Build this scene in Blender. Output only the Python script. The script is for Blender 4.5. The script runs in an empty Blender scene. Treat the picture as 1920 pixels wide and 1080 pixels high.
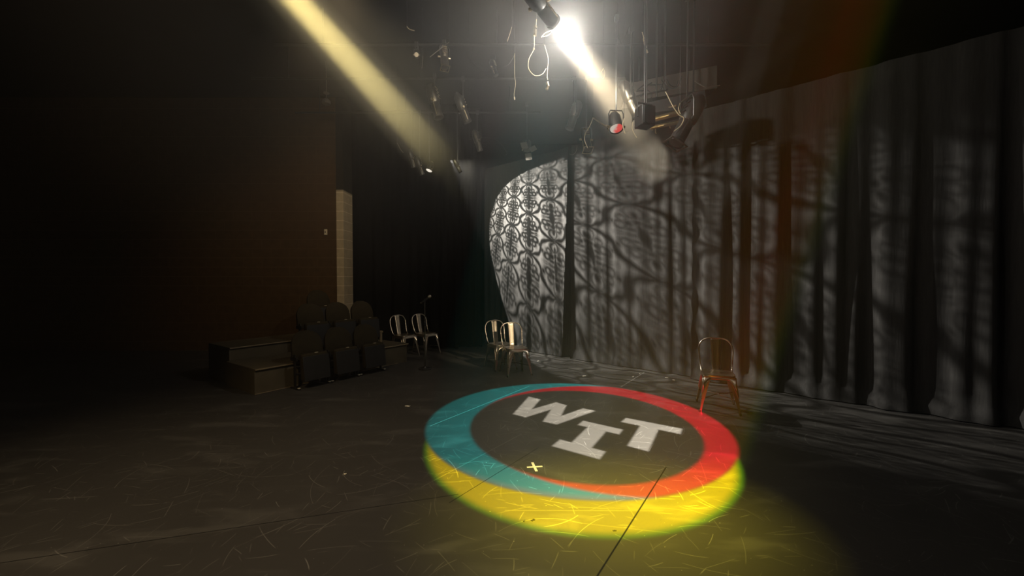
import bpy, bmesh, math, random
from mathutils import Vector, Matrix
random.seed(7)
C = bpy.context.scene.collection
sc = bpy.context.scene
PI = math.pi

# ------------------------------------------------------------------ camera
FPX, EYE = 736.0, 1.6
PITCH = math.atan(15 / FPX)
cd = bpy.data.cameras.new('camera'); cam = bpy.data.objects.new('camera', cd); C.objects.link(cam)
cam.location = (0, 0, EYE); cam.rotation_euler = (PI / 2 - PITCH, 0, 0)
cd.sensor_width = 36; cd.lens = 36 * FPX / 1920; cd.clip_end = 100; cd.clip_start = .05
sc.camera = cam
sc.view_settings.view_transform = 'Standard'
sc.view_settings.look = 'None'
sc.cycles.use_denoising = True
try: sc.cycles.denoiser = 'OPENIMAGEDENOISE'
except Exception: pass
sc.cycles.max_bounces = 6; sc.cycles.volume_bounces = 0
sc.cycles.sample_clamp_indirect = 3

def at(x, y, dep):
    """the spot in the room seen at photo pixel x, y, dep metres ahead along y"""
    u = (x - 960) / FPX; v = (540 - y) / FPX
    d = Vector((u, math.cos(PITCH) + v * math.sin(PITCH), -math.sin(PITCH) + v * math.cos(PITCH)))
    return Vector((0, 0, EYE)) + d * (dep / d.y)
def on_floor(x, y, z=0.0):
    u = (x - 960) / FPX; v = (540 - y) / FPX
    d = Vector((u, math.cos(PITCH) + v * math.sin(PITCH), -math.sin(PITCH) + v * math.cos(PITCH)))
    return Vector((0, 0, EYE)) + d * ((z - EYE) / d.z)

# ------------------------------------------------------------------ node maths with operators
class V:
    def __init__(s, nt, sock): s.nt, s.s = nt, sock
    def _m(s, op, *a):
        n = s.nt.nodes.new('ShaderNodeMath'); n.operation = op
        for i, q in enumerate((s,) + a):
            if isinstance(q, V): s.nt.links.new(q.s, n.inputs[i])
            else: n.inputs[i].default_value = float(q)
        return V(s.nt, n.outputs[0])
    def __add__(s, o): return s._m('ADD', o)
    __radd__ = __add__
    def __sub__(s, o): return s._m('SUBTRACT', o)
    def __rsub__(s, o): return const(s.nt, o)._m('SUBTRACT', s)
    def __mul__(s, o): return s._m('MULTIPLY', o)
    __rmul__ = __mul__
    def __truediv__(s, o): return s._m('DIVIDE', o)
    def abs(s): return s._m('ABSOLUTE')
    def fract(s): return s._m('FRACT')
    def floor(s): return s._m('FLOOR')
    def sin(s): return s._m('SINE')
    def cos(s): return s._m('COSINE')
    def tanh(s): return s._m('TANH')
    def sqrt(s): return s._m('SQRT')
    def pow(s, p): return s._m('POWER', p)
    def min(s, o): return s._m('MINIMUM', o)
    def max(s, o): return s._m('MAXIMUM', o)
    def gt(s, o): return s._m('GREATER_THAN', o)
    def lt(s, o): return s._m('LESS_THAN', o)
    def step(s, soft):           # smooth 0..1 around zero
        n = s.nt.nodes.new('ShaderNodeMapRange'); n.interpolation_type = 'SMOOTHSTEP'
        s.nt.links.new(s.s, n.inputs['Value'])
        if isinstance(soft, V):
            s.nt.links.new((soft * -1.0).s, n.inputs['From Min']); s.nt.links.new(soft.s, n.inputs['From Max'])
        else:
            n.inputs['From Min'].default_value = -soft; n.inputs['From Max'].default_value = soft
        return V(s.nt, n.outputs[0])
def const(nt, v):
    n = nt.nodes.new('ShaderNodeValue'); n.outputs[0].default_value = v; return V(nt, n.outputs[0])
def hyp(a, b): return (a * a + b * b).sqrt()
def dot(nt, sock, vec):
    n = nt.nodes.new('ShaderNodeVectorMath'); n.operation = 'DOT_PRODUCT'
    nt.links.new(sock, n.inputs[0]); n.inputs[1].default_value = vec
    return V(nt, n.outputs['Value'])
def rgb_mix(nt, fac, a, b):
    n = nt.nodes.new('ShaderNodeMix'); n.data_type = 'RGBA'
    nt.links.new(fac.s, n.inputs['Factor'])
    for k, q in (('A', a), ('B', b)):
        s = [i for i in n.inputs if i.name == k and i.type == 'RGBA'][0]
        if isinstance(q, tuple): s.default_value = q + (1,)
        else: nt.links.new(q, s)
    return [o for o in n.outputs if o.type == 'RGBA'][0]

# ------------------------------------------------------------------ materials
def mat(name, col, rough=.6, metal=0, spec=.5, var=.25, vscale=8, bump=0, emit=None, estr=0, bscale=60):
    m = bpy.data.materials.new(name); m.use_nodes = True
    nt = m.node_tree; b = nt.nodes['Principled BSDF']
    tc = nt.nodes.new('ShaderNodeTexCoord')
    nz = nt.nodes.new('ShaderNodeTexNoise'); nz.inputs['Scale'].default_value = vscale; nz.inputs['Detail'].default_value = 4
    nt.links.new(tc.outputs['Object'], nz.inputs['Vector'])
    f = V(nt, nz.outputs['Fac'])
    lo = tuple(c * (1 - var) for c in col); hi = tuple(min(1, c * (1 + var)) for c in col)
    nt.links.new(rgb_mix(nt, f, lo, hi), b.inputs['Base Color'])
    b.inputs['Metallic'].default_value = metal
    b.inputs['Specular IOR Level'].default_value = spec
    nt.links.new((f * .2 + (rough - .1)).s, b.inputs['Roughness'])
    if bump:
        n2 = nt.nodes.new('ShaderNodeTexNoise'); n2.inputs['Scale'].default_value = bscale
        nt.links.new(tc.outputs['Object'], n2.inputs['Vector'])
        bp = nt.nodes.new('ShaderNodeBump'); bp.inputs['Strength'].default_value = bump; bp.inputs['Distance'].default_value = .01
        nt.links.new(n2.outputs['Fac'], bp.inputs['Height']); nt.links.new(bp.outputs['Normal'], b.inputs['Normal'])
    if emit:
        b.inputs['Emission Color'].default_value = emit + (1,); b.inputs['Emission Strength'].default_value = estr
    return m

M = {}
M['steel'] = mat('raw_steel', (.56, .49, .40), .32, 1, var=.12, vscale=14)
M['dark_steel'] = mat('dark_steel', (.16, .145, .12), .4, 1, var=.2)
M['black_metal'] = mat('black_enamel', (.022, .021, .02), .42, 0, var=.3)
M['worn_metal'] = mat('worn_bright_metal', (.62, .52, .36), .3, 1, var=.25, vscale=20)
M['pipe'] = mat('rig_pipe', (.014, .013, .012), .6, 0, var=.3)
M['cable_dark'] = mat('black_rubber', (.02, .02, .02), .6)
M['cable_pale'] = mat('pale_cable', (.62, .52, .34), .5)
M['white_tape'] = mat('white_tape', (.8, .74, .58), .6, var=.1)
M['black_tape'] = mat('black_tape', (.012, .012, .01), .5)
M['cream'] = mat('cream_plate', (.7, .62, .45), .45, var=.1)
M['plush'] = mat('dark_plush', (.030, .023, .012), .9, var=.35, vscale=12, bump=.3, bscale=220, spec=.2)
M['seat_shell'] = mat('seat_shell', (.012, .011, .010), .5, var=.3)
M['wood'] = mat('painted_wood', (.085, .068, .04), .6, var=.3, vscale=5)
M['wood_edge'] = mat('pale_edge_wood', (.22, .17, .10), .5, var=.3, vscale=18)  # pale post wood, also paints the light caught along riser edges
M['duct'] = mat('grey_duct', (.16, .145, .12), .5, .2, var=.15)
M['black_paint'] = mat('black_painted_wall', (.008, .008, .007), .9, var=.3, spec=.15)
M['ceil'] = mat('dark_ceiling', (.016, .015, .013), .9, var=.5, vscale=2, spec=.1)
M['mesh'] = mat('microphone_grille', (.5, .45, .36), .45, .9, bump=.6, bscale=900)
M['lens_warm'] = mat('warm_lens', (.6, .5, .36), .3, emit=(1, .78, .5), estr=.10)
M['glowing_white_front'] = mat('glowing_white_front', (.8, .74, .62), .4, emit=(1, .9, .74), estr=1.0)  # white front made to glow, standing in for pale tape in the beam
M['gold_tube'] = mat('golden_reflector', (.78, .62, .36), .34, 1, var=.05, vscale=4)
M['lens_hot'] = mat('lit_lens', (1, .95, .85), .2, emit=(1, .93, .8), estr=14)

def floor_mat():
    m = bpy.data.materials.new('black_stage_floor'); m.use_nodes = True
    nt = m.node_tree; b = nt.nodes['Principled BSDF']
    g = nt.nodes.new('ShaderNodeNewGeometry'); pos = g.outputs['Position']
    def noise(vec, scale, detail=3, dist=0.):
        n = nt.nodes.new('ShaderNodeTexNoise'); n.inputs['Scale'].default_value = scale
        n.inputs['Detail'].default_value = detail; n.inputs['Distortion'].default_value = dist
        nt.links.new(vec, n.inputs['Vector']); return V(nt, n.outputs['Fac'])
    def mapping(rot, scl, loc=(0, 0, 0)):
        n = nt.nodes.new('ShaderNodeMapping'); n.inputs['Rotation'].default_value = (0, 0, rot)
        n.inputs['Scale'].default_value = scl; n.inputs['Location'].default_value = loc
        nt.links.new(pos, n.inputs['Vector']); return n.outputs[0]
    sx = nt.nodes.new('ShaderNodeSeparateXYZ'); nt.links.new(pos, sx.inputs[0])
    X, Y = V(nt, sx.outputs[0]), V(nt, sx.outputs[1])
    # fine scratches: thin stretched noise, masked into patches
    scr = None
    patch = noise(pos, 1.1, 3)
    def strokes(scale, ln, wd, loc, keep):
        """random straight scores, one per cell"""
        vo = nt.nodes.new('ShaderNodeTexVoronoi'); vo.voronoi_dimensions = '2D'; vo.inputs['Scale'].default_value = scale
        mp_ = nt.nodes.new('ShaderNodeMapping'); mp_.inputs['Location'].default_value = loc; nt.links.new(pos, mp_.inputs['Vector'])
        nt.links.new(mp_.outputs[0], vo.inputs['Vector'])
        a = nt.nodes.new('ShaderNodeSeparateXYZ'); nt.links.new(mp_.outputs[0], a.inputs[0])
        b_ = nt.nodes.new('ShaderNodeSeparateXYZ'); nt.links.new(vo.outputs['Position'], b_.inputs[0])
        c = nt.nodes.new('ShaderNodeSeparateColor'); nt.links.new(vo.outputs['Color'], c.inputs[0])
        ux, uy = V(nt, a.outputs[0]) - V(nt, b_.outputs[0]), V(nt, a.outputs[1]) - V(nt, b_.outputs[1])
        r1, r2, r3 = (V(nt, c.outputs[k]) for k in range(3))
        ang = r1 * 6.283
        t = ux * ang.cos() + uy * ang.sin(); n = uy * ang.cos() - ux * ang.sin()
        n = n + t * t * (r2 - .5) * 2.5                      # some are slightly curved
        m_ = (r3 * wd + .0006 - n.abs()).step(.0012) * (r2 * ln + ln * .3 - t.abs()).step(.02)
        return m_ * (r3 - keep).gt(0) * (r2 * .7 + .3)
    for sc_, ln, wd, loc, keep in ((2.3, .22, .0022, (0, 0, 0), .35), (3.7, .13, .002, (3.3, 1.2, 0), .3), (3.1, .16, .0015, (7.1, 5.2, 0), .3), (6.0, .07, .002, (1.7, 9.4, 0), .45), (1.6, .34, .0014, (5.5, 2.4, 0), .3), (8.5, .04, .0022, (2.9, 4.4, 0), .6)):
        q_ = strokes(sc_, ln, wd, loc, keep)
        scr = q_ if scr is None else scr.max(q_)
    scr = scr * (patch * 2.2 - .55).max(.12).min(1.0)
    specks = (noise(pos, 55, 1) - .79).step(.02)
    scuff = (noise(mapping(.7, (.35, 1, 1)), 4, 5, .6) - .62).step(.1) * .10
    # panel seams and long scores between measured points
    def seg(ax, ay, bx, by, w):
        dx, dy = bx - ax, by - ay; l = math.hypot(dx, dy); dx /= l; dy /= l
        t = (X - ax) * dx + (Y - ay) * dy; n = ((X - ax) * -dy + (Y - ay) * dx).abs()
        return (w - n).step(w * .5) * t.gt(0) * t.lt(l)
    dark = seg(.35, 1.93, 1.32, 3.327, .005).max(seg(-.45, 2.787, .25, 3.713, .003)).max(seg(-4.6, 1.7, -.4, 2.9, .003))
    pale = (seg(-.9, 4.27, .26, 5.886, .004) * .75).max(seg(1.62, 5.83, 2.3, 6.78, .006) * .8).max(seg(-.7, 3.0, .1, 4.05, .003) * .25)
    pale = pale.max(seg(-.05, 2.695, 1.05, 2.69, .004) * .12).max(seg(.2, 2.6, 1.0, 2.45, .003) * .1).max(seg(-.36, 4.75, .12, 4.95, .003) * .3)
    big = noise(pos, .9, 4)
    base = rgb_mix(nt, big, (.034, .032, .029), (.050, .047, .042))
    k = (scr * .55 + scuff).max(specks * .8).max(pale)
    col = rgb_mix(nt, k, base, (.26, .25, .22))
    col = rgb_mix(nt, dark, col, (.003, .003, .003))
    nt.links.new(col, b.inputs['Base Color'])
    nt.links.new((big * .2 + .36 + scuff * .4).s, b.inputs['Roughness'])
    b.inputs['Specular IOR Level'].default_value = .32
    return m
M['floor'] = floor_mat()

def curtain_mat(name, col, weave=.25):
    m = bpy.data.materials.new(name); m.use_nodes = True
    nt = m.node_tree; b = nt.nodes['Principled BSDF']
    tc = nt.nodes.new('ShaderNodeTexCoord')
    mp = nt.nodes.new('ShaderNodeMapping'); mp.inputs['Scale'].default_value = (9, 9, .7)
    nt.links.new(tc.outputs['Object'], mp.inputs['Vector'])
    n = nt.nodes.new('ShaderNodeTexNoise'); n.inputs['Scale'].default_value = 6; n.inputs['Detail'].default_value = 5
    nt.links.new(mp.outputs[0], n.inputs['Vector'])
    f = V(nt, n.outputs['Fac'])
    nt.links.new(rgb_mix(nt, f, tuple(c * .65 for c in col), tuple(c * 1.35 for c in col)), b.inputs['Base Color'])
    b.inputs['Roughness'].default_value = .95; b.inputs['Specular IOR Level'].default_value = .08
    n2 = nt.nodes.new('ShaderNodeTexNoise'); n2.inputs['Scale'].default_value = 260
    nt.links.new(tc.outputs['Object'], n2.inputs['Vector'])
    bp = nt.nodes.new('ShaderNodeBump'); bp.inputs['Strength'].default_value = weave; bp.inputs['Distance'].default_value = .004
    nt.links.new((V(nt, n2.outputs['Fac']) + f * 2).s, bp.inputs['Height']); nt.links.new(bp.outputs['Normal'], b.inputs['Normal'])
    return m
M['curtain'] = curtain_mat('charcoal_curtain_cloth', (.046, .0445, .042))
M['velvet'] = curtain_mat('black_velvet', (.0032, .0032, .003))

def block_mat(name, col, line, split=None, upper=None):
    m = bpy.data.materials.new(name); m.use_nodes = True
    nt = m.node_tree; b = nt.nodes['Principled BSDF']
    g = nt.nodes.new('ShaderNodeNewGeometry'); sx = nt.nodes.new('ShaderNodeSeparateXYZ'); nt.links.new(g.outputs['Position'], sx.inputs[0])
    X, Z = V(nt, sx.outputs[0]), V(nt, sx.outputs[2])
    n = nt.nodes.new('ShaderNodeTexNoise'); n.inputs['Scale'].default_value = 7; n.inputs['Detail'].default_value = 6
    nt.links.new(g.outputs['Position'], n.inputs['Vector'])
    f = V(nt, n.outputs['Fac'])
    c = rgb_mix(nt, f, tuple(q * .75 for q in col), tuple(q * 1.25 for q in col))
    row = (Z / .21).floor()
    jx = ((X / .42 + row * .5).fract() - .5).abs()
    jz = ((Z / .21).fract() - .5).abs()
    j = (jz - .475).step(.012).max((jx - .49).step(.006) * .7)
    c = rgb_mix(nt, j, c, line)
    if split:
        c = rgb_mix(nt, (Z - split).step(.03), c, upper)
    nt.links.new(c, b.inputs['Base Color']); b.inputs['Roughness'].default_value = .75; b.inputs['Specular IOR Level'].default_value = .2
    return m
M['brown_block'] = block_mat('brown_painted_block', (.075, .042, .016), (.10, .062, .028))
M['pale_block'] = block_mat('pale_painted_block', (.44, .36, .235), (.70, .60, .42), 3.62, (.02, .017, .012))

# ------------------------------------------------------------------ mesh helpers
def bm_new(): return bmesh.new()
def link(name, bm, m, parent=None, smooth=True, loc=None, bevel=0):
    bmesh.ops.recalc_face_normals(bm, faces=bm.faces)
    me = bpy.data.meshes.new(name); bm.to_mesh(me); bm.free()
    if m is not None: me.materials.append(m)
    if smooth:
        for p in me.polygons: p.use_smooth = True
        try: me.set_sharp_from_angle(angle=math.radians(38))
        except Exception: pass
    o = bpy.data.objects.new(name, me); C.objects.link(o)
    if parent: o.parent = parent
    if loc is not None: o.location = loc
    if bevel:
        bv = o.modifiers.new('bevel', 'BEVEL'); bv.width = bevel; bv.segments = 2; bv.limit_method = 'ANGLE'
    return o
def box(bm, c, s, mtx=None):
    r = bmesh.ops.create_cube(bm, size=1.0)
    for v in r['verts']:
        v.co = Vector((v.co.x * s[0], v.co.y * s[1], v.co.z * s[2])) + Vector(c)
        if mtx is not None: v.co = mtx @ v.co
def frames(pts):
    out = []; n = None
    for i, p in enumerate(pts):
        t = (pts[min(i + 1, len(pts) - 1)] - pts[max(i - 1, 0)]).normalized()
        if n is None:
            n = t.orthogonal().normalized()
        else:
            n = (n - t * n.dot(t))
            n = n.normalized() if n.length > 1e-6 else t.orthogonal().normalized()
        out.append((p, n, t.cross(n).normalized()))
    return out
def tube(bm, pts, r, seg=8, closed=False, mtx=None):
    pts = [Vector(p) for p in pts]
    rings = []
    rr = r if isinstance(r, (list, tuple)) else [r] * len(pts)
    for (p, n, b), q in zip(frames(pts), rr):
        ring = []
        for k in range(seg):
            a = 2 * PI * k / seg
            co = p + n * (math.cos(a) * q) + b * (math.sin(a) * q)
            ring.append(bm.verts.new(mtx @ co if mtx is not None else co))
        rings.append(ring)
    for i in range(len(rings) - 1 + (1 if closed else 0)):
        A, B = rings[i], rings[(i + 1) % len(rings)]
        for k in range(seg):
            bm.faces.new((A[k], A[(k + 1) % seg], B[(k + 1) % seg], B[k]))
    if not closed:
        bm.faces.new(rings[0][::-1]); bm.faces.new(rings[-1])
def lathe(bm, prof, seg=20, mtx=None, caps=True):
    """prof: (z, radius) along local z"""
    rings = []
    for z, r in prof:
        ring = []
        for k in range(seg):
            a = 2 * PI * k / seg
            co = Vector((r * math.cos(a), r * math.sin(a), z))
            ring.append(bm.verts.new(mtx @ co if mtx is not None else co))
        rings.append(ring)
    for A, B in zip(rings, rings[1:]):
        for k in range(seg):
            bm.faces.new((A[k], A[(k + 1) % seg], B[(k + 1) % seg], B[k]))
    if caps:
        bm.faces.new(rings[0][::-1]); bm.faces.new(rings[-1])
def smooth_pts(ctrl, n=8):
    ctrl = [Vector(c) for c in ctrl]; out = []
    P = [ctrl[0]] + ctrl + [ctrl[-1]]
    for i in range(1, len(P) - 2):
        for k in range(n):
            t = k / n
            a, b, c, d = P[i - 1], P[i], P[i + 1], P[i + 2]
            out.append(.5 * ((2 * b) + (c - a) * t + (2 * a - 5 * b + 4 * c - d) * t * t + (3 * b - a - 3 * c + d) * t ** 3))
    out.append(ctrl[-1]); return out
def tag(o, label=None, cat=None, group=None, kind=None):
    for k, v in (('label', label), ('category', cat), ('group', group), ('kind', kind)):
        if v: o[k] = v
    return o
def empty(name, loc, rz=0, label=None, cat=None, group=None):
    o = bpy.data.objects.new(name, None); C.objects.link(o)
    o.location = loc; o.rotation_euler = (0, 0, rz); o.empty_display_size = .1
    return tag(o, label, cat, group)
def copy_tree(o, parent=None):
    c = o.copy(); C.objects.link(c); c.parent = parent
    for ch in list(o.children): copy_tree(ch, c)
    return c
def axis_mtx(p, d, roll_up=Vector((0, 0, 1))):
    d = Vector(d).normalized()
    s = d.cross(roll_up)
    s = s.normalized() if s.length > 1e-4 else Vector((1, 0, 0))
    u = s.cross(d).normalized()
    m = Matrix((s, u, -d)).transposed().to_4x4()   # local -z looks along d
    return Matrix.Translation(p) @ m

# ------------------------------------------------------------------ room shell
def slab(name, c, s, m):
    bm = bm_new(); box(bm, (0, 0, 0), s)
    o = link(name, bm, m, smooth=False, loc=c); o['kind'] = 'structure'; return o
slab('floor', (-2, 4.5, -.05), (22, 15, .1), M['floor'])
slab('ceiling', (-2, 4.5, 5.75), (22, 15, .1), M['ceil'])
slab('wall_back', (-2, 11.95, 2.85), (22, .1, 5.7), M['black_paint'])
slab('wall_right', (8.95, 4.5, 2.85), (.1, 14.8, 5.7), M['black_paint'])
slab('wall_left', (-8.45, 9.06, 2.85), (9.0, .3, 5.7), M['brown_block'])
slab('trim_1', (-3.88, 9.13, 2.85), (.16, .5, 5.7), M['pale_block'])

# ------------------------------------------------------------------ curtains
CA, CD, CN = Vector((1.25, 7.98, 0)), Vector((.760, -.649, 0)), Vector((.649, .760, 0))
def sheet(name, s0, s1, h1, fold, m, label, origin=CA, along=CD, back=CN, ds=.014, nh=44, group=None, cat='curtain', h0=.012):
    n = max(8, int((s1 - s0) / ds)); bm = bm_new(); grid = []
    mid = origin + along * (s0 + s1) / 2
    for i in range(n + 1):
        s = s0 + (s1 - s0) * i / n; col = []
        for j in range(nh + 1):
            t = j / nh; h = h0 + (h1 - h0) * t
            ds_, dn = fold(s, h, (s - s0) / (s1 - s0))
            p = origin + along * (s + ds_) + back * dn - mid
            col.append(bm.verts.new((p.x, p.y, h)))
        grid.append(col)
    for i in range(n):
        for j in range(nh):
            bm.faces.new((grid[i][j], grid[i + 1][j], grid[i + 1][j + 1], grid[i][j + 1]))
    o = link(name, bm, m, loc=(mid.x, mid.y, 0))
    return tag(o, label, cat, group)
def folds(seed, amp, wl=(.16, .6), n=9, hem=.02):
    r = random.Random(seed)
    comps = [(2 * PI / (wl[0] * (wl[1] / wl[0]) ** r.random()), r.random() * 6.28, r.uniform(.4, 1), r.uniform(-.25, .25)) for _ in range(n)]
    tot = math.sqrt(sum(c[2] ** 2 for c in comps))
    def f(s, h, t):
        a = 0
        for k, ph, w, dr in comps:
            a += w * math.sin(k * (s + dr * .08 * (4 - h)) + ph + .35 * math.sin(h * 1.1 + ph))
        a = a / tot * 1.4
        a = abs(a) ** .8 * (1 if a > 0 else -1)
        g = .55 + .45 * min(1, (4.2 - h) / 2.5)
        low = max(0, .22 - h) / .22
        pud = low * hem * (1 + math.sin(s * 9 + seed) * .35 + math.sin(s * 21) * .15)
        return (0, -amp * g * a - pud * 1.6)
    return f
fA = folds(3, .010, (.12, .8), 10, .016)
def fold_left(s, h, t):
    d, n = fA(s, h, t)
    w = .10 + .11 * (1 - min(1, h / 3.6))          # right edge turns back into a dark recess, wider near the floor
    e = (s - (-.02 - w)) / w
    if e > 0: n += .22 * min(1, e * 1.2) ** 1.1
    else: n -= .05 * math.exp(e * w / .12)
    return d, n
sheet('stage_curtain', -2.52, 0.02, 4.3, fold_left, M['curtain'], 'charcoal back curtain left of the dark gap, under the sharp lacy shadow pattern')
fB = folds(11, .0105, (.17, .9), 9, .03)
def fold_mid(s, h, t):
    d, n = fB(s, h, t)
    n -= .07 * math.exp(-max(0, s) / .06)
    if s < .08: d -= 0
    return d, n - .03
sheet('stage_curtain', 0.0, 2.44, 4.3, fold_mid, M['curtain'], 'charcoal back curtain right of the dark gap, under the large blurred shadow pattern')
fC = folds(23, .021, (.22, .7), 8, .05)
def fold_right(s, h, t):
    d, n = fC(s, h, t)
    e = math.exp(-(s - 2.3) / .07)
    return d + .015 * math.sin(h * 14) * e, n - .14 - .03 * e * (1 + .6 * math.sin(h * 11))
sheet('stage_curtain', 2.32, 6.9, 4.3, fold_right, M['curtain'], 'heavily folded charcoal curtain at the right, behind the cut-off chair')
X1, Y1 = Vector((1, 0, 0)), Vector((0, 1, 0))
fD = folds(31, .03, (.15, .5), 8, .0)
sheet('black_drape', -.62, .14, 5.66, fD, M['velvet'], 'narrow black drape beside the edge of the lit curtain', Vector((-.85, 9.35, 0)), X1, Y1, ds=.02, nh=16, cat='curtain')
fE = folds(37, .03, (.15, .5), 8, .0)
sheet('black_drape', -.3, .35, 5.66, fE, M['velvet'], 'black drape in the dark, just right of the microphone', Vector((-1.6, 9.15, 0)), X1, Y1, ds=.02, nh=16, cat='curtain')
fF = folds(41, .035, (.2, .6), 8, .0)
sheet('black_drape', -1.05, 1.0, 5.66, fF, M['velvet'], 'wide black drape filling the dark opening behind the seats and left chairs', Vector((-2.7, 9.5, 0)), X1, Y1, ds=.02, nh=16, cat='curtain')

# ------------------------------------------------------------------ metal cafe chairs
def make_chair(label):
    root = empty('metal_chair', (0, 0, 0), 0, label, 'chair')
    # seat: faces local -y; dished sheet with rounded corners and a rolled rim
    bm = bm_new(); N = 40; rings = []
    def sq(a, hw, hd, e=4.5):
        c, s_ = math.cos(a), math.sin(a)
        return (abs(c) ** (2 / e) * (1 if c > 0 else -1) * hw, abs(s_) ** (2 / e) * (1 if s_ > 0 else -1) * hd)
    for sc_, z in ((.0, .437), (.45, .438), (.8, .444), (.93, .452), (1.0, .450), (1.01, .440), (1.0, .418)):
        ring = []
        for k in range(N):
            x, y = sq(2 * PI * k / N, .18 * max(sc_, .001), .175 * max(sc_, .001)); ring.append(bm.verts.new((x, y, z)))
        rings.append(ring)
    for A_, B_ in zip(rings, rings[1:]):
        for k in range(N): bm.faces.new((A_[k], A_[(k + 1) % N], B_[(k + 1) % N], B_[k]))
    bmesh.ops.remove_doubles(bm, verts=bm.verts, dist=.0005)
    link('seat', bm, M['steel'], root)
    # aprons: four arched skirts between the legs
    bm = bm_new()
    for side in range(4):
        R_ = Matrix.Rotation(side * PI / 2, 4, 'Z'); n = 20
        top, bot = [], []
        for k in range(n + 1):
            x = -.172 + .344 * k / n; q = abs(x) / .172
            zt = .425; zb = .395 - .19 * max(0, (q - .45) / .55) ** 2.6
            out = .176 + (.425 - zb) * .11
            top.append(bm.verts.new(R_ @ Vector((x, -.176, zt)))); bot.append(bm.verts.new(R_ @ Vector((x * (1 + (.425 - zb) * .6), -out, zb))))
        for k in range(n): bm.faces.new((top[k], top[k + 1], bot[k + 1], bot[k]))
    ap = link('apron', bm, M['steel'], root)
    sd = ap.modifiers.new('thick', 'SOLIDIFY'); sd.thickness = .004
    # rolled edge of the arches
    bm = bm_new()
    for side in range(4):
        R_ = Matrix.Rotation(side * PI / 2, 4, 'Z'); pts = []
        for k in range(21):
            x = -.172 + .344 * k / 20; q = abs(x) / .172; zb = .395 - .19 * max(0, (q - .45) / .55) ** 2.6
            pts.append(R_ @ Vector((x * (1 + (.425 - zb) * .6), -(.176 + (.425 - zb) * .11), zb)))
        tube(bm, pts, .005, 6)
    link('arch_rim', bm, M['steel'], root)
    # splayed folded sheet legs
    for sx_ in (-1, 1):
        for sy_ in (-1, 1):
            bm = bm_new(); prev = None; n = 10
            for k in range(n + 1):
                t = k / n; z = .43 - .43 * t
                ox = .178 + .045 * t ** 1.25; oy = .176 + (.05 if sy_ < 0 else .065) * t ** 1.25
                w = .062 * (1 - t) ** 1.3 + .021
                th = .004
                c = Vector((sx_ * ox, sy_ * oy, z))
                prof = [c + Vector((-sx_ * w, 0, 0)), c + Vector((-sx_ * .006, 0, 0)), c + Vector((0, -sy_ * .006, 0)), c + Vector((0, -sy_ * w, 0)),
                        c + Vector((-sx_ * th, -sy_ * w, 0)), c + Vector((-sx_ * (th + .005), -sy_ * (th + .005), 0)), c + Vector((-sx_ * w, -sy_ * th, 0))]
                ring = [bm.verts.new(p) for p in prof]
                if prev:
                    for a in range(7): bm.faces.new((prev[a], prev[(a + 1) % 7], ring[(a + 1) % 7], ring[a]))
                else: bm.faces.new(ring)
                prev = ring
            bm.faces.new(prev)
            lg = link('leg', bm, M['steel'], root)
            b2 = bm_new(); lathe(b2, [(0, .012), (.02, .013), (.03, .01)], 10, Matrix.Translation((sx_ * .216, sy_ * (oy - .008), 0)))
            link('foot_cap', b2, M['dark_steel'], lg)
    # low cross brace between the legs
    bm = bm_new()
    tube(bm, [(-.2, -.205, .16), (0, 0, .185), (.2, .213, .16)], .006, 6); tube(bm, [(.2, -.205, .16), (0, 0, .185), (-.2, .213, .16)], .006, 6)
    link('cross_brace', bm, M['dark_steel'], root)
    # hoop: one bent tube forming the back
    ctrl = [(-.172, .10, .435), (-.182, .165, .50), (-.193, .205, .62), (-.196, .225, .70), (-.183, .238, .765), (-.14, .247, .818), (-.075, .251, .842), (0, .252, .847)]
    ctrl += [(-x, y, z) for x, y, z in ctrl[-2::-1]]
    bm = bm_new(); tube(bm, smooth_pts(ctrl, 6), .0095, 10)
    link('back_frame', bm, M['steel'], root)
    # splat with pressed outline
    def spl(x, t):
        y = .168 + .085 * t ** .8; z = .44 + .405 * t
        return Vector((x, y - .02 * math.sin(PI * t) * 0, z))
    bm = bm_new(); n = 14; rows = []
    for k in range(n + 1):
        t = k / n; hw = .044 + .018 * t
        rows.append([bm.verts.new(spl(hw * q, t) + Vector((0, .006 * (1 - abs(q)), 0))) for q in (-1, -.6, -.2, .2, .6, 1)])
    for a, b in zip(rows, rows[1:]):
        for i in range(5): bm.faces.new((a[i], a[i + 1], b[i + 1], b[i]))
    sp = link('backrest', bm, M['steel'], root)
    sd = sp.modifiers.new('thick', 'SOLIDIFY'); sd.thickness = .005
    bm = bm_new(); pts = []
    for k in range(28):
        a = 2 * PI * k / 28; c, s_ = math.cos(a), math.sin(a)
        x = .026 * (abs(c) ** .55) * (1 if c > 0 else -1); t = .5 + .36 * (abs(s_) ** .55) * (1 if s_ > 0 else -1)
        pts.append(spl(x, t) + Vector((0, -.002, 0)))
    tube(bm, pts, .003, 6, closed=True)
    link('pressed_rib', bm, M['steel'], sp)
    return root
chair = make_chair('steel cafe chair standing nearest the logo, in front of its twin')
def put_chair(o, x, y, fx, fy):
    o.location = (x, y, 0); o.rotation_euler = (0, 0, math.atan2(fx, -fy))
put_chair(chair, .06, 6.70, .33, -.94)
for lab, x, y, fx, fy in (('steel cafe chair half hidden behind the chair nearest the logo', -.21, 7.10, .50, -.87),
                          ('steel cafe chair against the dark, beside the wooden riser', -2.26, 8.24, .80, -.60),
                          ('steel cafe chair behind the microphone stand', -1.87, 8.53, .80, -.60),
                          ('steel cafe chair at the right edge by the red arc', 2.56, 4.86, -.35, -.94)):
    c = copy_tree(chair); c['label'] = lab; put_chair(c, x, y, fx, fy)
for o in C.objects:
    if o.name.startswith('metal_chair'): o['group'] = 'steel cafe chairs around the stage'

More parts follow.
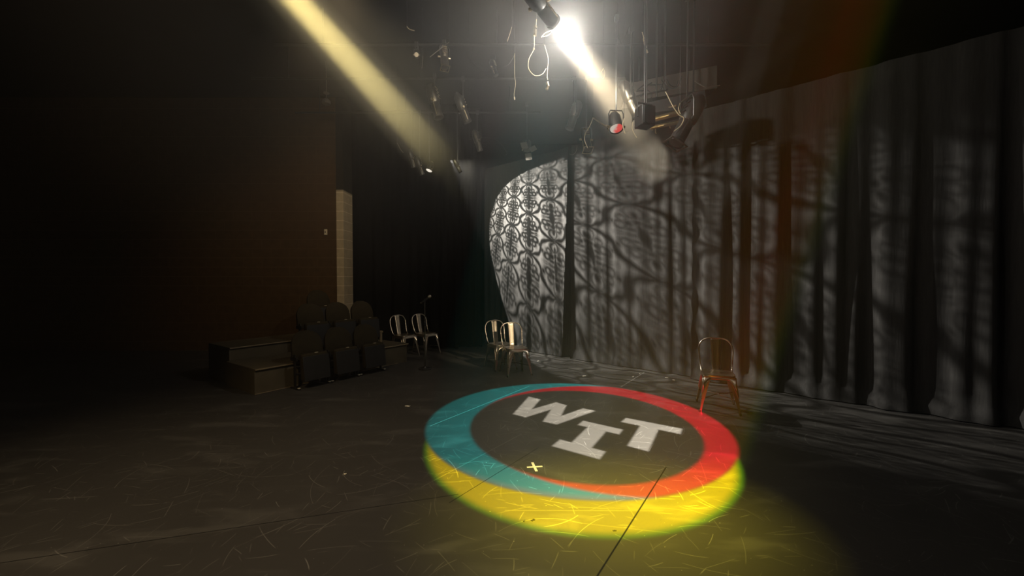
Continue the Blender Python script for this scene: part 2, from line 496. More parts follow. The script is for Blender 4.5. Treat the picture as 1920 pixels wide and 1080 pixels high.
# ------------------------------------------------------------------ microphone and stand
mp = on_floor(797, 692)
ms = empty('microphone_stand', mp, 0, 'thin black microphone stand with round base, before the left chairs', 'microphone stand')
bm = bm_new(); lathe(bm, [(0, .115), (.012, .117), (.02, .108), (.026, .03), (.05, .016)], 32); link('base', bm, M['black_metal'], ms)
bm = bm_new(); lathe(bm, [(.04, .0115), (.80, .0115)], 12); link('lower_pole', bm, M['dark_steel'], ms)
bm = bm_new(); lathe(bm, [(.78, .014), (.79, .019), (.85, .019), (.86, .012)], 14); link('clutch', bm, M['black_metal'], ms)
bm = bm_new(); lathe(bm, [(.85, .0075), (1.19, .0075)], 10); link('upper_pole', bm, M['dark_steel'], ms)
ma, mb = at(790.5, 567, mp.y), at(806, 555.5, mp.y)
dirm = (mb - ma).normalized(); mid = ma.lerp(mb, .42)
bm = bm_new(); tube(bm, [Vector((0, 0, 1.18)), Vector((0, 0, mid.z - .02)), mid - mp + Vector((0, 0, -.016))], .009, 8)
lathe(bm, [(-.03, .0155), (.03, .0175)], 12, Matrix.Translation(mid - mp) @ dirm.to_track_quat('Z', 'Y').to_matrix().to_4x4(), caps=False)
link('microphone_clip', bm, M['black_metal'], ms)
mic = empty('microphone', mid, 0, 'handheld microphone with round pale grille, tilted in the stand clip', 'microphone')
Q = dirm.to_track_quat('Z', 'Y').to_matrix().to_4x4()
bm = bm_new(); lathe(bm, [(-.085, .010), (-.07, .0112), (0, .0130), (.06, .0165), (.072, .018)], 16, Q); link('body', bm, M['dark_steel'], mic)
bm = bm_new(); lathe(bm, [(.07, .017), (.078, .024), (.095, .028), (.112, .026), (.124, .018), (.13, .006)], 18, Q); link('grille', bm, M['mesh'], mic)
bm = bm_new(); lathe(bm, [(-.10, .008), (-.098, .0125), (-.084, .0125)], 14, Q); link('connector', bm, M['worn_metal'], mic)

# ------------------------------------------------------------------ raked seating
RV = Vector((.56, .83, 0)); RV.normalize(); FV = Vector((RV.y, -RV.x, 0))
def prism(bm, poly, z0, z1):
    a = [bm.verts.new((p[0], p[1], z0)) for p in poly]; b = [bm.verts.new((p[0], p[1], z1)) for p in poly]
    n = len(poly); bm.faces.new(a[::-1]); bm.faces.new(b)
    for i in range(n): bm.faces.new((a[i], a[(i + 1) % n], b[(i + 1) % n], b[i]))
corner = Vector((-2.07, 7.67, 0))
def riser(label, c0, depth, h, length, z_under=0):
    r = empty('seating_riser', c0, 0, label, 'riser')
    L_, D_ = -RV * length, -FV * depth
    bm = bm_new(); prism(bm, [Vector((0, 0, 0)), L_, L_ + D_, D_], 0, h - .03); link('front_panel', bm, M['wood'], r, smooth=False)
    e = FV * .02 + RV * .02
    bm = bm_new(); prism(bm, [e, L_ + FV * .02, L_ + D_, D_ + RV * .02], h - .03, h); link('top_board', bm, M['wood'], r, smooth=False, bevel=.004)
    bm = bm_new()
    z = h - .012
    tube(bm, [L_ + FV * .024 + Vector((0, 0, z)), e * 1.15 + Vector((0, 0, z))], .011, 6); tube(bm, [e * 1.15 + Vector((0, 0, z)), D_ + RV * .024 + Vector((0, 0, z))], .011, 6)
    link('nosing', bm, M['wood_edge'], r)
    bm = bm_new(); tube(bm, [L_ + FV * .004 + Vector((0, 0, .006)), -RV * .22 + FV * .004 + Vector((0, 0, .006))], .005, 6); link('pale_base_edge', bm, M['wood_edge'], r)
    return r
riser('low brown wooden riser whose end shows beside the front seats', corner, .93, .36, 2.7)
r2 = corner - FV * .955 - RV * .75
riser('taller dark riser under the rearmost seat by the wall', r2, .80, .56, 1.9)
def make_seat(label):
    root = empty('theatre_seat', (0, 0, 0), 0, label, 'theatre seat')
    # faces local -y ; folding pan is tipped up
    bm = bm_new(); n, mrows = 16, 10; rows = []
    for j in range(mrows + 1):
        t = 1 - (1 - j / mrows) ** 1.7; z = .40 + .43 * t; y = .16 + .10 * t
        hw = .238 * (1 - max(0, (min(t, .985) - .35) / .65) ** 3.0) ** (1 / 2.3)
        rows.append([bm.verts.new((hw * (2 * i / n - 1), y - .027 * (1 - (2 * i / n - 1) ** 2) - .05 * (1 - abs(2 * t - 1) ** 3), z)) for i in range(n + 1)])
    for a, b in zip(rows, rows[1:]):
        for i in range(n): bm.faces.new((a[i], a[i + 1], b[i + 1], b[i]))
    bk = link('backrest', bm, M['plush'], root)
    s_ = bk.modifiers.new('thick', 'SOLIDIFY'); s_.thickness = .07; s_.offset = -1
    bv = bk.modifiers.new('bevel', 'BEVEL'); bv.width = .02; bv.segments = 3; bv.angle_limit = 1.0
    bm = bm_new(); box(bm, (0, 0, 0), (.41, .10, .40), Matrix.Translation((0, -.035, .315)) @ Matrix.Rotation(-.13, 4, 'X'))
    pan = link('seat', bm, M['plush'], root); bv = pan.modifiers.new('bevel', 'BEVEL'); bv.width = .035; bv.segments = 4
    bm = bm_new(); box(bm, (0, 0, 0), (.40, .012, .36), Matrix.Translation((0, -.092, .30)) @ Matrix.Rotation(-.13, 4, 'X'))
    link('seat_shell', bm, M['seat_shell'], pan, bevel=.004)
    bm = bm_new(); box(bm, (.02, -.045, .517), (.045, .022, .006)); link('number_plate', bm, M['cream'], pan, smooth=False)
    for q in (-1, 1):
        bm = bm_new(); box(bm, (q * .235, .08, .25), (.02, .05, .5)); box(bm, (q * .235, .07, .012), (.034, .24, .024)); box(bm, (q * .235, .10, .44), (.02, .18, .06))
        lg = link('leg', bm, M['seat_shell'], root, bevel=.006)
        bm = bm_new(); box(bm, (q * .235, -.03, .028), (.034, .03, .008)); link('foot_bolt_plate', bm, M['cream'], lg, smooth=False)
    bm = bm_new(); tube(bm, [(-.23, .05, .22), (.23, .05, .22)], .016, 8); link('hinge_bar', bm, M['black_metal'], root)
    return root
seat = make_seat('x')
rz = math.atan2(FV.x, -FV.y)
row1 = Vector((-2.45, 6.76, 0)) + FV * .05
seats = [(row1, 'front row theatre seat at the end nearest the riser', 'a'),
         (row1 - RV * .515, 'front row theatre seat, second from the riser', 'a'),
         (row1 - RV * 1.03, 'front row theatre seat at the left edge, nearest the viewer', 'a')]
row2 = Vector((-2.80, 7.60, .36))
seats += [(row2, 'second row theatre seat at the end by the dark opening', 'b'),
          (row2 - RV * .515, 'second row theatre seat, next in from the row end', 'b'),
          (row2 - RV * 1.03, 'second row theatre seat partly cut by the left edge', 'b'),
          (Vector((-3.86, 8.02, .56)), 'rearmost theatre seat, highest against the brown wall', 'b')]
for i, (p, lab, g) in enumerate(seats):
    o = seat if i == 0 else copy_tree(seat)
    o.location = p; o.rotation_euler = (0, 0, rz); o['label'] = lab; o['group'] = 'folding theatre seats'
pp = Vector((-2.60, 7.76, .36))
po = empty('railing_post', pp, 0, 'short pale capped post on the riser behind the front seats', 'post')
bm = bm_new(); lathe(bm, [(0, .03), (.2, .026)], 12); link('shaft', bm, M['wood_edge'], po)
bm = bm_new(); lathe(bm, [(.195, .028), (.205, .042), (.225, .042), (.235, .03)], 14); link('cap', bm, M['wood_edge'], po)

# small box on the brown wall
bm = bm_new(); wb = empty('wall_switch', (-4.21, 8.90, 2.68), 0, 'small pale switch box on the brown wall', 'switch')
box(bm, (0, 0, 0), (.06, .04, .13)); link('cover_plate', bm, M['cream'], wb, bevel=.006)
bm = bm_new(); box(bm, (0, -.024, 0), (.016, .014, .035)); link('toggle', bm, M['black_metal'], wb)

# ------------------------------------------------------------------ tape and litter on the floor
tx = empty('tape_cross', on_floor(1002, 876), 0, 'pale tape X marking the floor inside the teal ring', 'tape mark')
for a, b in (((988, 876.5), (1017, 874.5)), ((998, 867.5), (1006, 884))):
    pa, pb = on_floor(*a), on_floor(*b); bm = bm_new(); mid_ = (pa + pb) / 2; d = pb - pa
    box(bm, (0, 0, .0012 + (.0008 if a[0] == 998 else 0)), (d.length, .022, .0012), Matrix.Translation(mid_ - tx.location) @ Matrix.Rotation(math.atan2(d.y, d.x), 4, 'Z'))
    link('tape_strip', bm, M['white_tape'], tx, smooth=False)
def tape(px, py, l, w, rot, m, label, cat='tape'):
    bm = bm_new(); n = 6; rows = []
    for i in range(n + 1):
        t = i / n - .5
        rows.append([bm.verts.new((t * l, s_ * w / 2 * (1 + .15 * math.sin(i * 2.1 + s_)), z)) for s_ in (-1, 1) for z in (.0008, .003 + .002 * math.sin(i * 1.7 + px))])
    for a, b in zip(rows, rows[1:]):
        for i, j in ((0, 1), (1, 3), (3, 2), (2, 0)): bm.faces.new((a[i], a[j], b[j], b[i]))
    bm.faces.new((rows[0][0], rows[0][1], rows[0][3], rows[0][2])); bm.faces.new((rows[-1][0], rows[-1][1], rows[-1][3], rows[-1][2]))
    p = on_floor(px, py); o = link('tape_scrap', bm, m, smooth=False, loc=p); o.rotation_euler = (0, 0, rot)
    return tag(o, label, cat)
tape(764, 761.5, .065, .03, -.2, M['white_tape'], 'white tape scrap alone on the dark floor left of the circle')
tape(1263, 712.5, .035, .04, .3, M['cream'], 'small yellowish tape scrap near the curtain hem at right')
tape(1250, 708, .05, .02, .2, M['white_tape'], 'thin pale tape scrap beside the yellowish scrap under the curtain')
tape(1187, 706.5, .03, .015, .5, M['white_tape'], 'tiny pale scrap on the floor below the middle of the right curtain')
tape(1199.5, 701, .02, .015, .1, M['white_tape'], 'tiny pale scrap closest to the curtain hem')
tape(1095, 705, .06, .02, .2, M['white_tape'], 'faint pale scrap between the chairs and the red arc')
tape(1009, 677, .03, .02, .2, M['white_tape'], 'tiny bright scrap on the floor right of the front chair')
tape(647, 889, .02, .015, .2, M['white_tape'], 'tiny pale dot of tape on the bare floor at lower left')
tape(983, 976.5, .022, .01, 1.2, M['black_tape'], 'dark torn tape end, left of the pair in the yellow crescent')
tape(999.5, 975.5, .03, .014, .6, M['black_tape'], 'dark torn tape end, right of the pair in the yellow crescent')
tape(1152.5, 995.5, .022, .01, .1, M['black_tape'], 'dark tape tab beside the seam near the lower yellow edge')

# ------------------------------------------------------------------ lighting rig
PZ = 5.15
def pipe(y, x0, x1, label, z=PZ):
    o = empty('lighting_pipe', ((x0 + x1) / 2, y, z), 0, label, 'pipe')
    bm = bm_new(); h = (x1 - x0) / 2; tube(bm, [(-h, 0, 0), (h, 0, 0)], .020, 12); link('tube', bm, M['pipe'], o)
    for q in (-.8, -.1, .75):
        bm = bm_new(); tube(bm, [(q * h, 0, .02), (q * h, 0, 5.7 - z)], .007, 6); link('hanger_rod', bm, M['pipe'], o)
    return o
pipe(4.2, -3.2, 4.2, 'dark lighting pipe nearest the viewer, by the bright beam source')
pipe(6.0, -3.6, 3.9, 'dark lighting pipe crossing over the middle of the stage')
pipe(7.0, -4.6, 2.0, 'dark lighting pipe in front of the curtain, above the chairs')
pipe(8.4, -4.6, .6, 'dark lighting pipe farthest back at the left')

def stage_light(px, py, dep, d, scale, label, kind='long', lensmat=None, frame=False, edge='worn_metal', stem_to=PZ, body='black_metal', name='stage_spotlight', flags=None, frame_mat='worn_metal'):
    P = at(px, py, dep)
    root = empty(name, P, 0, label, 'stage light')
    T = axis_mtx(Vector((0, 0, 0)), d)
    S = Matrix.Scale(scale, 4)
    TT = T @ S
    side = (T.to_3x3() @ Vector((1, 0, 0))).normalized()
    if kind == 'long':
        bm = bm_new(); lathe(bm, [(.34, .02), (.33, .06), (.27, .095), (.16, .105), (.02, .10), (-.02, .085)], 20, TT); link('lamp_housing', bm, M[body], root)
        bm = bm_new(); lathe(bm, [(-.01, .082), (-.05, .078), (-.06, .084), (-.26, .084), (-.27, .092), (-.30, .092)], 20, TT, caps=False)
        link('lens_tube', bm, M[body], root)
        bm = bm_new()
        for k in range(4): box(bm, (.0, .103, .06 + .06 * k), (.12, .012, .012), TT)
        link('cooling_fin', bm, M[edge], root)
        bm = bm_new(); box(bm, (.088, 0, -.15), (.012, .016, .22), TT); box(bm, (-.088, .02, -.12), (.01, .014, .26), TT); link('focus_rail', bm, M[edge], root)
        lz, lr = -.292, .084
    else:
        bm = bm_new(); lathe(bm, [(.28, .03), (.27, .07), (.2, .10), (.06, .108), (-.02, .108), (-.03, .118), (-.05, .118)], 22, TT, caps=False); link('can', bm, M[body], root)
        bm = bm_new(); lathe(bm, [(.30, .045), (.27, .05)], 14, TT); link('rear_cap', bm, M[edge], root)
        lz, lr = -.035, .104
    bm = bm_new(); lathe(bm, [(lz - .012, .01), (lz - .008, lr * .6), (lz, lr * .97), (lz + .01, lr * .97)], 22, TT); link('lens', bm, lensmat or M['dark_steel'], root)
    if frame:
        bm = bm_new()
        for q in (-1, 1): box(bm, (q * .1, 0, lz - .018), (.02, .22, .006), TT); box(bm, (0, q * .1, lz - .018), (.22, .02, .006), TT)
        link('gel_frame', bm, M[frame_mat], root)
    if flags:
        for (a, sgn) in flags:
            bm = bm_new(); box(bm, (0, .10, 0), (.2, .19, .004), TT @ Matrix.Translation((0, 0, lz - .02)) @ Matrix.Rotation(a, 4, 'Z') @ Matrix.Translation((0, .1, 0)) @ Matrix.Rotation(sgn, 4, 'X') )
            link('barn_door', bm, M[frame_mat], root, smooth=False)
    # yoke, clamp and drop stem up to its pipe
    w = .125 * scale; up = Vector((0, 0, 1)); hh = .27 * scale
    bm = bm_new()
    tube(bm, [side * w, side * w + up * hh * .8, side * w * .8 + up * hh, -side * w * .8 + up * hh, -side * w + up * hh * .8, -side * w], .011 * scale, 6)
    link('yoke', bm, M['black_metal'], root)
    bm = bm_new()
    for q in (-1, 1): tube(bm, [side * w * q * .8, side * w * q * 1.22], .022 * scale, 10)
    link('tilt_knob', bm, M[edge], root)
    bm = bm_new(); z2 = max(stem_to - P.z, hh + .05)
    tube(bm, [up * hh, up * z2], .012, 8); box(bm, (0, 0, z2), (.05, .07, .07))
    link('clamp', bm, M['black_metal'], root)
    return root
D = lambda x, y, z: Vector((x, y, z))
stage_light(833, 108, 6.0, D(.10, -.25, -1), .62, 'bright-edged spotlight with gel frame, hanging above the end of the left beam', frame=True, edge='worn_metal', body='steel')
stage_light(781, 103, 6.0, D(.1, -1, -.15), .32, 'small lamp showing a round pale lens near the top left', kind='can', lensmat=M['lens_warm'])
stage_light(815, 192, 6.9, D(.28, -.05, -1), .95, 'long slim spotlight with a pale edge, right of the left beam', edge='worn_metal', body='dark_steel')
stage_light(868, 205, 7.0, D(.4, .1, -1), .8, 'nearly black spotlight in shadow, right of the long slim spotlight')
stage_light(772, 298, 8.4, D(.25, .2, -1), .6, 'faint spotlight at left end of the far row, with a glinting knob', stem_to=PZ, edge='worn_metal')
stage_light(787, 312, 8.4, D(.3, .2, -1), .6, 'spotlight in the middle of the far left row, with a glinting edge', edge='worn_metal')
stage_light(805, 318, 8.4, D(-.3, -.3, -1), .62, 'spotlight at right end of the far left row, with a white front', kind='can', lensmat=M['glowing_white_front'], edge='worn_metal')
stage_light(858, 312, 7.6, D(.5, .5, -1), .42, 'tiny dark spotlight at the faded end of the left beam', edge='duct')
stage_light(895, 265, 8.4, D(.3, .2, -1), .7, 'dark spotlight in shadow left of the lamp with flaps', edge='duct')
stage_light(988, 280, 8.0, D(-.15, -.3, -1), .7, 'dark lamp with grey metal flaps above the lacy pattern', kind='can', flags=((0, .5), (PI, -.9), (PI / 2, .4)), frame_mat='duct', stem_to=PZ)
stage_light(926, 128, 7.0, D(.3, -.2, -1), .5, 'small dark spotlight left of the hanging cable, below the glow', edge='worn_metal')
stage_light(1076, 218, 7.0, D(-.35, -.1, -1), .85, 'hazy grey spotlight tilted down-left, left of the second beam', edge='duct', body='dark_steel')
stage_light(1099, 262, 7.0, D(.05, -.5, -1), .8, 'dark spotlight with bright worn yoke, hanging in front of the curtain top', edge='worn_metal', frame=True)
stage_light(1182, 188, 5.65, D(.42, -.1, -1), .88, 'grey spotlight tilted down-right, beside the black speaker box', edge='duct', frame=True, frame_mat='duct', body='dark_steel')
stage_light(1288, 228, 5.0, D(-.55, -.1, -1), 1.1, 'big black spotlight tilted down-left at the right edge', edge='black_metal', frame=True, frame_mat='duct')
def two_tone():
    m = bpy.data.materials.new('red_and_clear_lens'); m.use_nodes = True; nt = m.node_tree; b = nt.nodes['Principled BSDF']
    g = nt.nodes.new('ShaderNodeTexCoord'); sx = nt.nodes.new('ShaderNodeSeparateXYZ'); nt.links.new(g.outputs['Object'], sx.inputs[0])
    n = nt.nodes.new('ShaderNodeTexNoise'); n.inputs['Scale'].default_value = 14; nt.links.new(g.outputs['Object'], n.inputs['Vector'])
    k = (V(nt, sx.outputs[0]) + V(nt, n.outputs['Fac']) * .1 - .045).step(.03)
    col = rgb_mix(nt, k, (.62, .55, .48), (.75, .06, .05))
    nt.links.new(col, b.inputs['Base Color']); nt.links.new(col, b.inputs['Emission Color']); b.inputs['Emission Strength'].default_value = .75
    b.inputs['Roughness'].default_value = .25
    return m
stage_light(1155, 238, 5.4, D(.04, -.42, -1), .82, 'can light with a red and white round lens, at the foot of the bright beam', kind='can', lensmat=two_tone(), edge='worn_metal', name='par_can_light')
# the projector whose beam burns out, just above the photograph's top edge
SRC = at(1012, 8, 4.2); AIM = at(1232, 298, 6.85)
stage_light(1012, 8, 4.2, AIM - SRC, .9, 'burning spotlight throwing the white-hot beam toward the right', lensmat=M['lens_hot'], stem_to=PZ + .35)

# black loudspeaker box
def black_box(px, py, dep, s, rz_, label):
    P = at(px, py, dep); o = empty('loudspeaker', P, rz_, label, 'speaker')
    bm = bm_new(); box(bm, (0, 0, 0), s); link('cabinet', bm, M['seat_shell'], o, bevel=.012)
    bm = bm_new(); box(bm, (0, -s[1] / 2 - .006, 0), (s[0] * .86, .012, s[2] * .86)); link('grille', bm, M['cable_dark'], o, bevel=.004)
    bm = bm_new(); tube(bm, [(-s[0] / 2 - .01, 0, 0), (-s[0] / 2 - .01, 0, s[2] / 2 + .05), (s[0] / 2 + .01, 0, s[2] / 2 + .05), (s[0] / 2 + .01, 0, 0)], .01, 6)
    tube(bm, [(0, 0, s[2] / 2 + .05), (0, 0, PZ - P.z)], .012, 8); link('bracket', bm, M['black_metal'], o)
black_box(1209, 220, 5.0, (.19, .18, .25), .3, 'black loudspeaker box hanging left of the golden tubes')

# strip light with two bright tubes
sl = empty('strip_light', at(1250, 205, 5.4), 0, 'long dark strip light with two golden reflective tubes, before the curtain top', 'strip light')
b0 = sl.location
def rel(x, y, dep): return at(x, y, dep) - b0
bm = bm_new()
quad = [rel(1196, 196, 5.45), rel(1322, 168, 5.2), rel(1326, 200, 5.2), rel(1200, 214, 5.45)]
vs = [bm.verts.new(p) for p in quad] + [bm.verts.new(p + Vector((.02, .22, .03))) for p in quad]
for f in ((0, 1, 2, 3), (7, 6, 5, 4), (0, 4, 5, 1), (1, 5, 6, 2), (2, 6, 7, 3), (3, 7, 4, 0)): bm.faces.new([vs[i] for i in f])
link('housing', bm, M['black_metal'], sl, smooth=False, bevel=.008)
for a, b, r in (((1222, 224.5), (1277, 210.5), .035), ((1219, 240), (1284, 227), .023)):
    bm = bm_new(); tube(bm, [rel(*a, 5.4), rel(*b, 5.32)], r, 16); link('reflector_tube', bm, M['gold_tube'], sl)
bm = bm_new(); tube(bm, [rel(1238, 205, 5.4), rel(1268, 198, 5.3)], .012, 8); link('upper_rail', bm, M['worn_metal'], sl)
for x, y in ((1222, 243), (1229, 249), (1256, 239), (1284, 230)):
    bm = bm_new(); tube(bm, [rel(x, y - 10, 5.4), rel(x, y, 5.4), rel(x + 1.5, y + 1.5, 5.4)], .007, 6); link('hook', bm, M['worn_metal'], sl)
bm = bm_new()
for x, y in ((1212, 206), (1300, 182)): tube(bm, [rel(x, y, 5.42), rel(x, y, 5.42) + Vector((0, 0, 5.7 - at(x, y, 5.42).z))], .012, 8)
tube(bm, [rel(1210, 232, 5.42), rel(1206, 212, 5.44)], .012, 8); tube(bm, [rel(1284, 228, 5.34), rel(1290, 196, 5.3)], .014, 8)
link('hanger', bm, M['black_metal'], sl)

# air duct under the ceiling, and the pipe frame silhouetted before it
ad = empty('air_duct', at(1265, 168, 7.0), 0, 'pale grey air duct under the ceiling behind the black pipe frame', 'duct')
bm = bm_new(); bb = ad.location
q = [at(1168, 192, 7.15) - bb, at(1345, 165, 6.7) - bb, at(1345, 122, 6.7) - bb, at(1168, 158, 7.15) - bb]
vs = [bm.verts.new(p) for p in q] + [bm.verts.new(p + Vector((.1, .5, .1))) for p in q]
for f in ((0, 1, 2, 3), (7, 6, 5, 4), (0, 4, 5, 1), (1, 5, 6, 2), (2, 6, 7, 3), (3, 7, 4, 0)): bm.faces.new([vs[i] for i in f])
link('duct_body', bm, M['duct'], ad, smooth=False, bevel=.01)
bm = bm_new()
for t in (.2, .75):
    p = q[3].lerp(q[2], t) + Vector((.05, .25, 0)); tube(bm, [p, Vector((p.x, p.y, 5.7 - bb.z))], .015, 6)
link('duct_strap', bm, M['pipe'], ad)
pf = empty('pipe_frame', at(1218, 168, 5.8), 0, 'black pipe frame silhouetted above the strip light', 'frame'); b1 = pf.location
def rel2(x, y, dep=5.8): return at(x, y, dep) - b1
bm = bm_new()
tube(bm, [rel2(1190, 181), rel2(1252, 168)], .014, 8); tube(bm, [rel2(1193, 171), rel2(1200, 170), rel2(1215, 170), rel2(1221, 176), rel2(1221, 183)], .011, 8)
tube(bm, [rel2(1196, 168), rel2(1206, 160), rel2(1240, 159), rel2(1243, 165), rel2(1243, 172)], .011, 8)
link('rail', bm, M['black_metal'], pf)
for x0, y0, x1, y1 in ((1208, 148, 1208, 170), (1231, 146, 1231, 182), (1212, 170, 1200, 182), (1206, 165, 1222, 155), (1210, 176, 1211, 186), (1246, 150, 1236, 172)):
    bm = bm_new(); tube(bm, [rel2(x0, y0), rel2(x1, y1)], .012, 8); link('strut', bm, M['black_metal'], pf)
bm = bm_new()
for x, y in ((1208, 148), (1231, 146), (1246, 150)):
    p = rel2(x, y); tube(bm, [p, Vector((p.x, p.y, 5.7 - b1.z))], .014, 8)
link('hanger', bm, M['black_metal'], pf)
# bright stub pipe left of the can light
bt = empty('side_arm', at(1130, 232, 5.7), 0, 'thin bright side arm running down to the red and white lamp', 'pipe'); b2 = bt.location
bm = bm_new(); tube(bm, [at(1112, 221, 5.9) - b2, at(1137, 238, 5.6) - b2], .011, 8); link('arm', bm, M['worn_metal'], bt)
bm = bm_new(); tube(bm, [at(1136, 237, 5.6) - b2, at(1145, 246, 5.47) - b2], .022, 10); link('collar', bm, M['worn_metal'], bt)
# pendant near top left
pd_ = empty('pendant_lamp', at(612, 184, 7.4), 0, 'small pale pendant lamp hanging at the far upper left', 'lamp')
bm = bm_new(); lathe(bm, [(-.11, .075), (-.05, .07), (-.01, .03), (.0, .01)], 18); link('lamp_shade', bm, M['duct'], pd_)
bm = bm_new(); tube(bm, [(0, 0, -.01), (0, 0, .07)], .008, 8); lathe(bm, [(.07, .02), (.09, .055), (.10, .05), (.12, .01)], 14); tube(bm, [(0, 0, .12), (0, 0, 5.7 - pd_.location.z)], .006, 6); link('stem', bm, M['duct'], pd_)

# cables: each a thing of its own
def cable(ctrl, dep, r, m, label, top=False, name='hanging_cable', plug=None):
    P = [at(x, y, dep if not isinstance(dep, (list, tuple)) else dep[i]) for i, (x, y) in enumerate(ctrl)]
    o = empty(name, P[0], 0, label, 'cable')
    bm = bm_new(); tube(bm, [p - o.location for p in smooth_pts(P, 7)], r * .62, 6); link('cord', bm, m, o)
    if top:
        bm = bm_new(); tube(bm, [(0, 0, 0), (0, 0, 5.7 - P[0].z)], .0025, 5); link('drop_line', bm, M['cable_dark'], o)
    if plug:
        for (x, y, x2, y2, rr) in plug:
            bm = bm_new(); tube(bm, [at(x, y, dep) - o.location, at(x2, y2, dep) - o.location], rr, 8); link('connector', bm, M['worn_metal'] if m is not M['cable_dark'] else M['duct'], o)
    return o
CP, CK = M['cable_pale'], M['cable_dark']
cable([(1006, 36), (1004, 58), (1002, 70), (1001, 92), (992, 110), (991, 128), (1000, 140), (1008, 142), (1018, 138), (1024, 128)], 4.9, .006, CP, 'pale cable drooping in a big loop left of the bright beam', True, plug=[(1004, 50, 1003, 67, .022), (1001.5, 90, 1001, 93, .012)])
cable([(965, 100), (965, 140), (966.5, 158), (964, 176), (965, 186)], 5.4, .0045, CP, 'thin pale cable hanging straight down, left of the loop', True, plug=[(964.5, 182, 965, 187, .009)])
cable([(1021, 84), (1025, 98), (1028, 112), (1026, 140), (1027, 150)], 4.9, .005, CP, 'pale cable with square plugs, between the loop and the beam', True, plug=[(1026, 154, 1028, 162, .018), (1027, 163, 1025, 168, .018)])
cable([(1015, 70), (1022, 62), (1036, 57), (1028, 66), (1018, 69)], 4.8, .006, CP, 'small coil of yellowish cable touching the bright beam', name='cable_coil')
cable([(960, 50), (955, 66), (951, 78)], 5.2, .005, CP, 'short pale cable end at top centre', True)
cable([(1204, 60), (1208, 75), (1211, 90), (1214, 98)], 5.2, .006, CP, 'pale cable with a long silver connector at top right', True, plug=[(1207, 72, 1211, 90, .014), (1212, 94, 1214, 99, .012)])
cable([(1158, 50), (1160, 70), (1166, 82), (1171, 72), (1179, 52)], 5.4, .005, CK, 'dark cable swag at the top right of the beam', True)
cable([(763, 50), (768, 55), (777, 57.5)], 5.2, .008, CP, 'short pale curved cable at the top edge, left of the lamps', True)
cable([(842, 79), (830, 88), (806, 107)], 5.9, .008, M['duct'], 'grey safety cable slanting above the bright-edged spotlight', True)
cable([(1131, 128), (1127, 138), (1128, 146), (1132, 146), (1134, 136), (1131, 128)], 5.8, .004, CP, 'tiny pale loop of wire right of the beam', True)
cable([(1248, 172), (1256, 188), (1264, 203), (1274, 216), (1282, 222), (1276, 236), (1264, 246)], 4.9, .009, CP, 'bright safety cable zigzagging down across the golden tubes', True, name='safety_cable')
cable([(1275, 193), (1272, 204), (1276, 214)], 4.95, .006, CP, 'short bright wire beside the zigzag cable', True)
cable([(1112, 221), (1106, 236), (1098, 250), (1096, 262), (1102, 278)], 6.6, .009, CP, 'yellow lit cable strung with clips above the dark curtain-top spotlight', True)
cable([(1170, 222), (1168, 236), (1172, 250)], 5.3, .008, CP, 'yellow lit cable beside the red and white lamp', True)
cable([(1187, 228), (1185, 240), (1189, 250), (1194, 258)], 5.15, .006, CP, 'pale cable left of the black speaker box', True)
cable([(1240, 150), (1254, 164), (1264, 166), (1274, 158), (1278, 142)], 6.4, .012, CK, 'thick dark cable bundle looped in front of the duct', True, name='cable_bundle')
cable([(1250, 148), (1258, 160), (1268, 162), (1272, 150)], 6.42, .010, CK, 'inner loop of dark cable in front of the duct', True, name='cable_bundle')
cable([(893, 254), (896, 264), (898, 272), (899, 276)], 8.3, .009, M['duct'], 'grey strap hanging in the dark above the curtain, left of the flapped lamp', True)
cable([(1082, 273), (1080, 284), (1074, 290), (1068, 289)], 7.0, .005, M['duct'], 'thin grey wire curling in front of the curtain top', True)
cable([(745, 268), (751, 280), (756, 286)], 7.6, .010, M['duct'], 'short grey cable end under the left beam', True)
cable([(793, 105), (792, 118), (791, 128)], 6.0, .007, M['duct'], 'thin grey cable below the round lens', True)
cable([(880, 110), (905, 132), (926, 130), (952, 122), (966, 100)], 6.0, .005, CK, 'dark cable swagged between lamps, left of the glow', True)
cable([(880, 262), (900, 258), (930, 262), (950, 286), (944, 292)], 8.0, .006, CK, 'dark cable swagged across the far rig', True)
cable([(1300, 150), (1312, 158), (1327, 164), (1350, 160)], 5.8, .012, M['duct'], 'grey cable swag at the right edge under the ceiling', True)

# ------------------------------------------------------------------ haze
def vol(name, dens, aniso=0.0, col=(1, 1, 1)):
    m = bpy.data.materials.new(name); m.use_nodes = True; nt = m.node_tree
    nt.nodes.remove(nt.nodes['Principled BSDF'])
    v = nt.nodes.new('ShaderNodeVolumeScatter'); v.inputs['Density'].default_value = dens; v.inputs['Anisotropy'].default_value = aniso
    v.inputs['Color'].default_value = col + (1,)
    nt.links.new(v.outputs[0], nt.nodes['Material Output'].inputs['Volume']); return m
def room_haze():
    m = vol('thin_haze', .003); nt = m.node_tree; v = [n for n in nt.nodes if n.bl_idname == 'ShaderNodeVolumeScatter'][0]
    g = nt.nodes.new('ShaderNodeNewGeometry')
    def puff(c, rad, k, p=2.0):
        n = nt.nodes.new('ShaderNodeVectorMath'); n.operation = 'DISTANCE'; nt.links.new(g.outputs['Position'], n.inputs[0]); n.inputs[1].default_value = c
        return (1.0 - V(nt, n.outputs['Value']) / rad).max(0).pow(p) * k
    d = puff(SRC + Vector((.1, .3, -.1)), 2.7, .15, 1.8) + puff(at(690, 90, 4.2), 3.0, .06, 1.5) + puff(Vector((.75, 2.3, .4)), 1.6, .012)  # thicker puffs added by the beams and logo to shape the glow
    nt.links.new((d + .0012).s, v.inputs['Density']); return m
bm = bm_new(); box(bm, (0, 0, 0), (24, 18, 8))
hz = link('stage_haze', bm, room_haze(), smooth=False, loc=(-2, 4.5, 2.9))
tag(hz, 'thin haze hanging through the whole room', 'haze', kind='stuff')
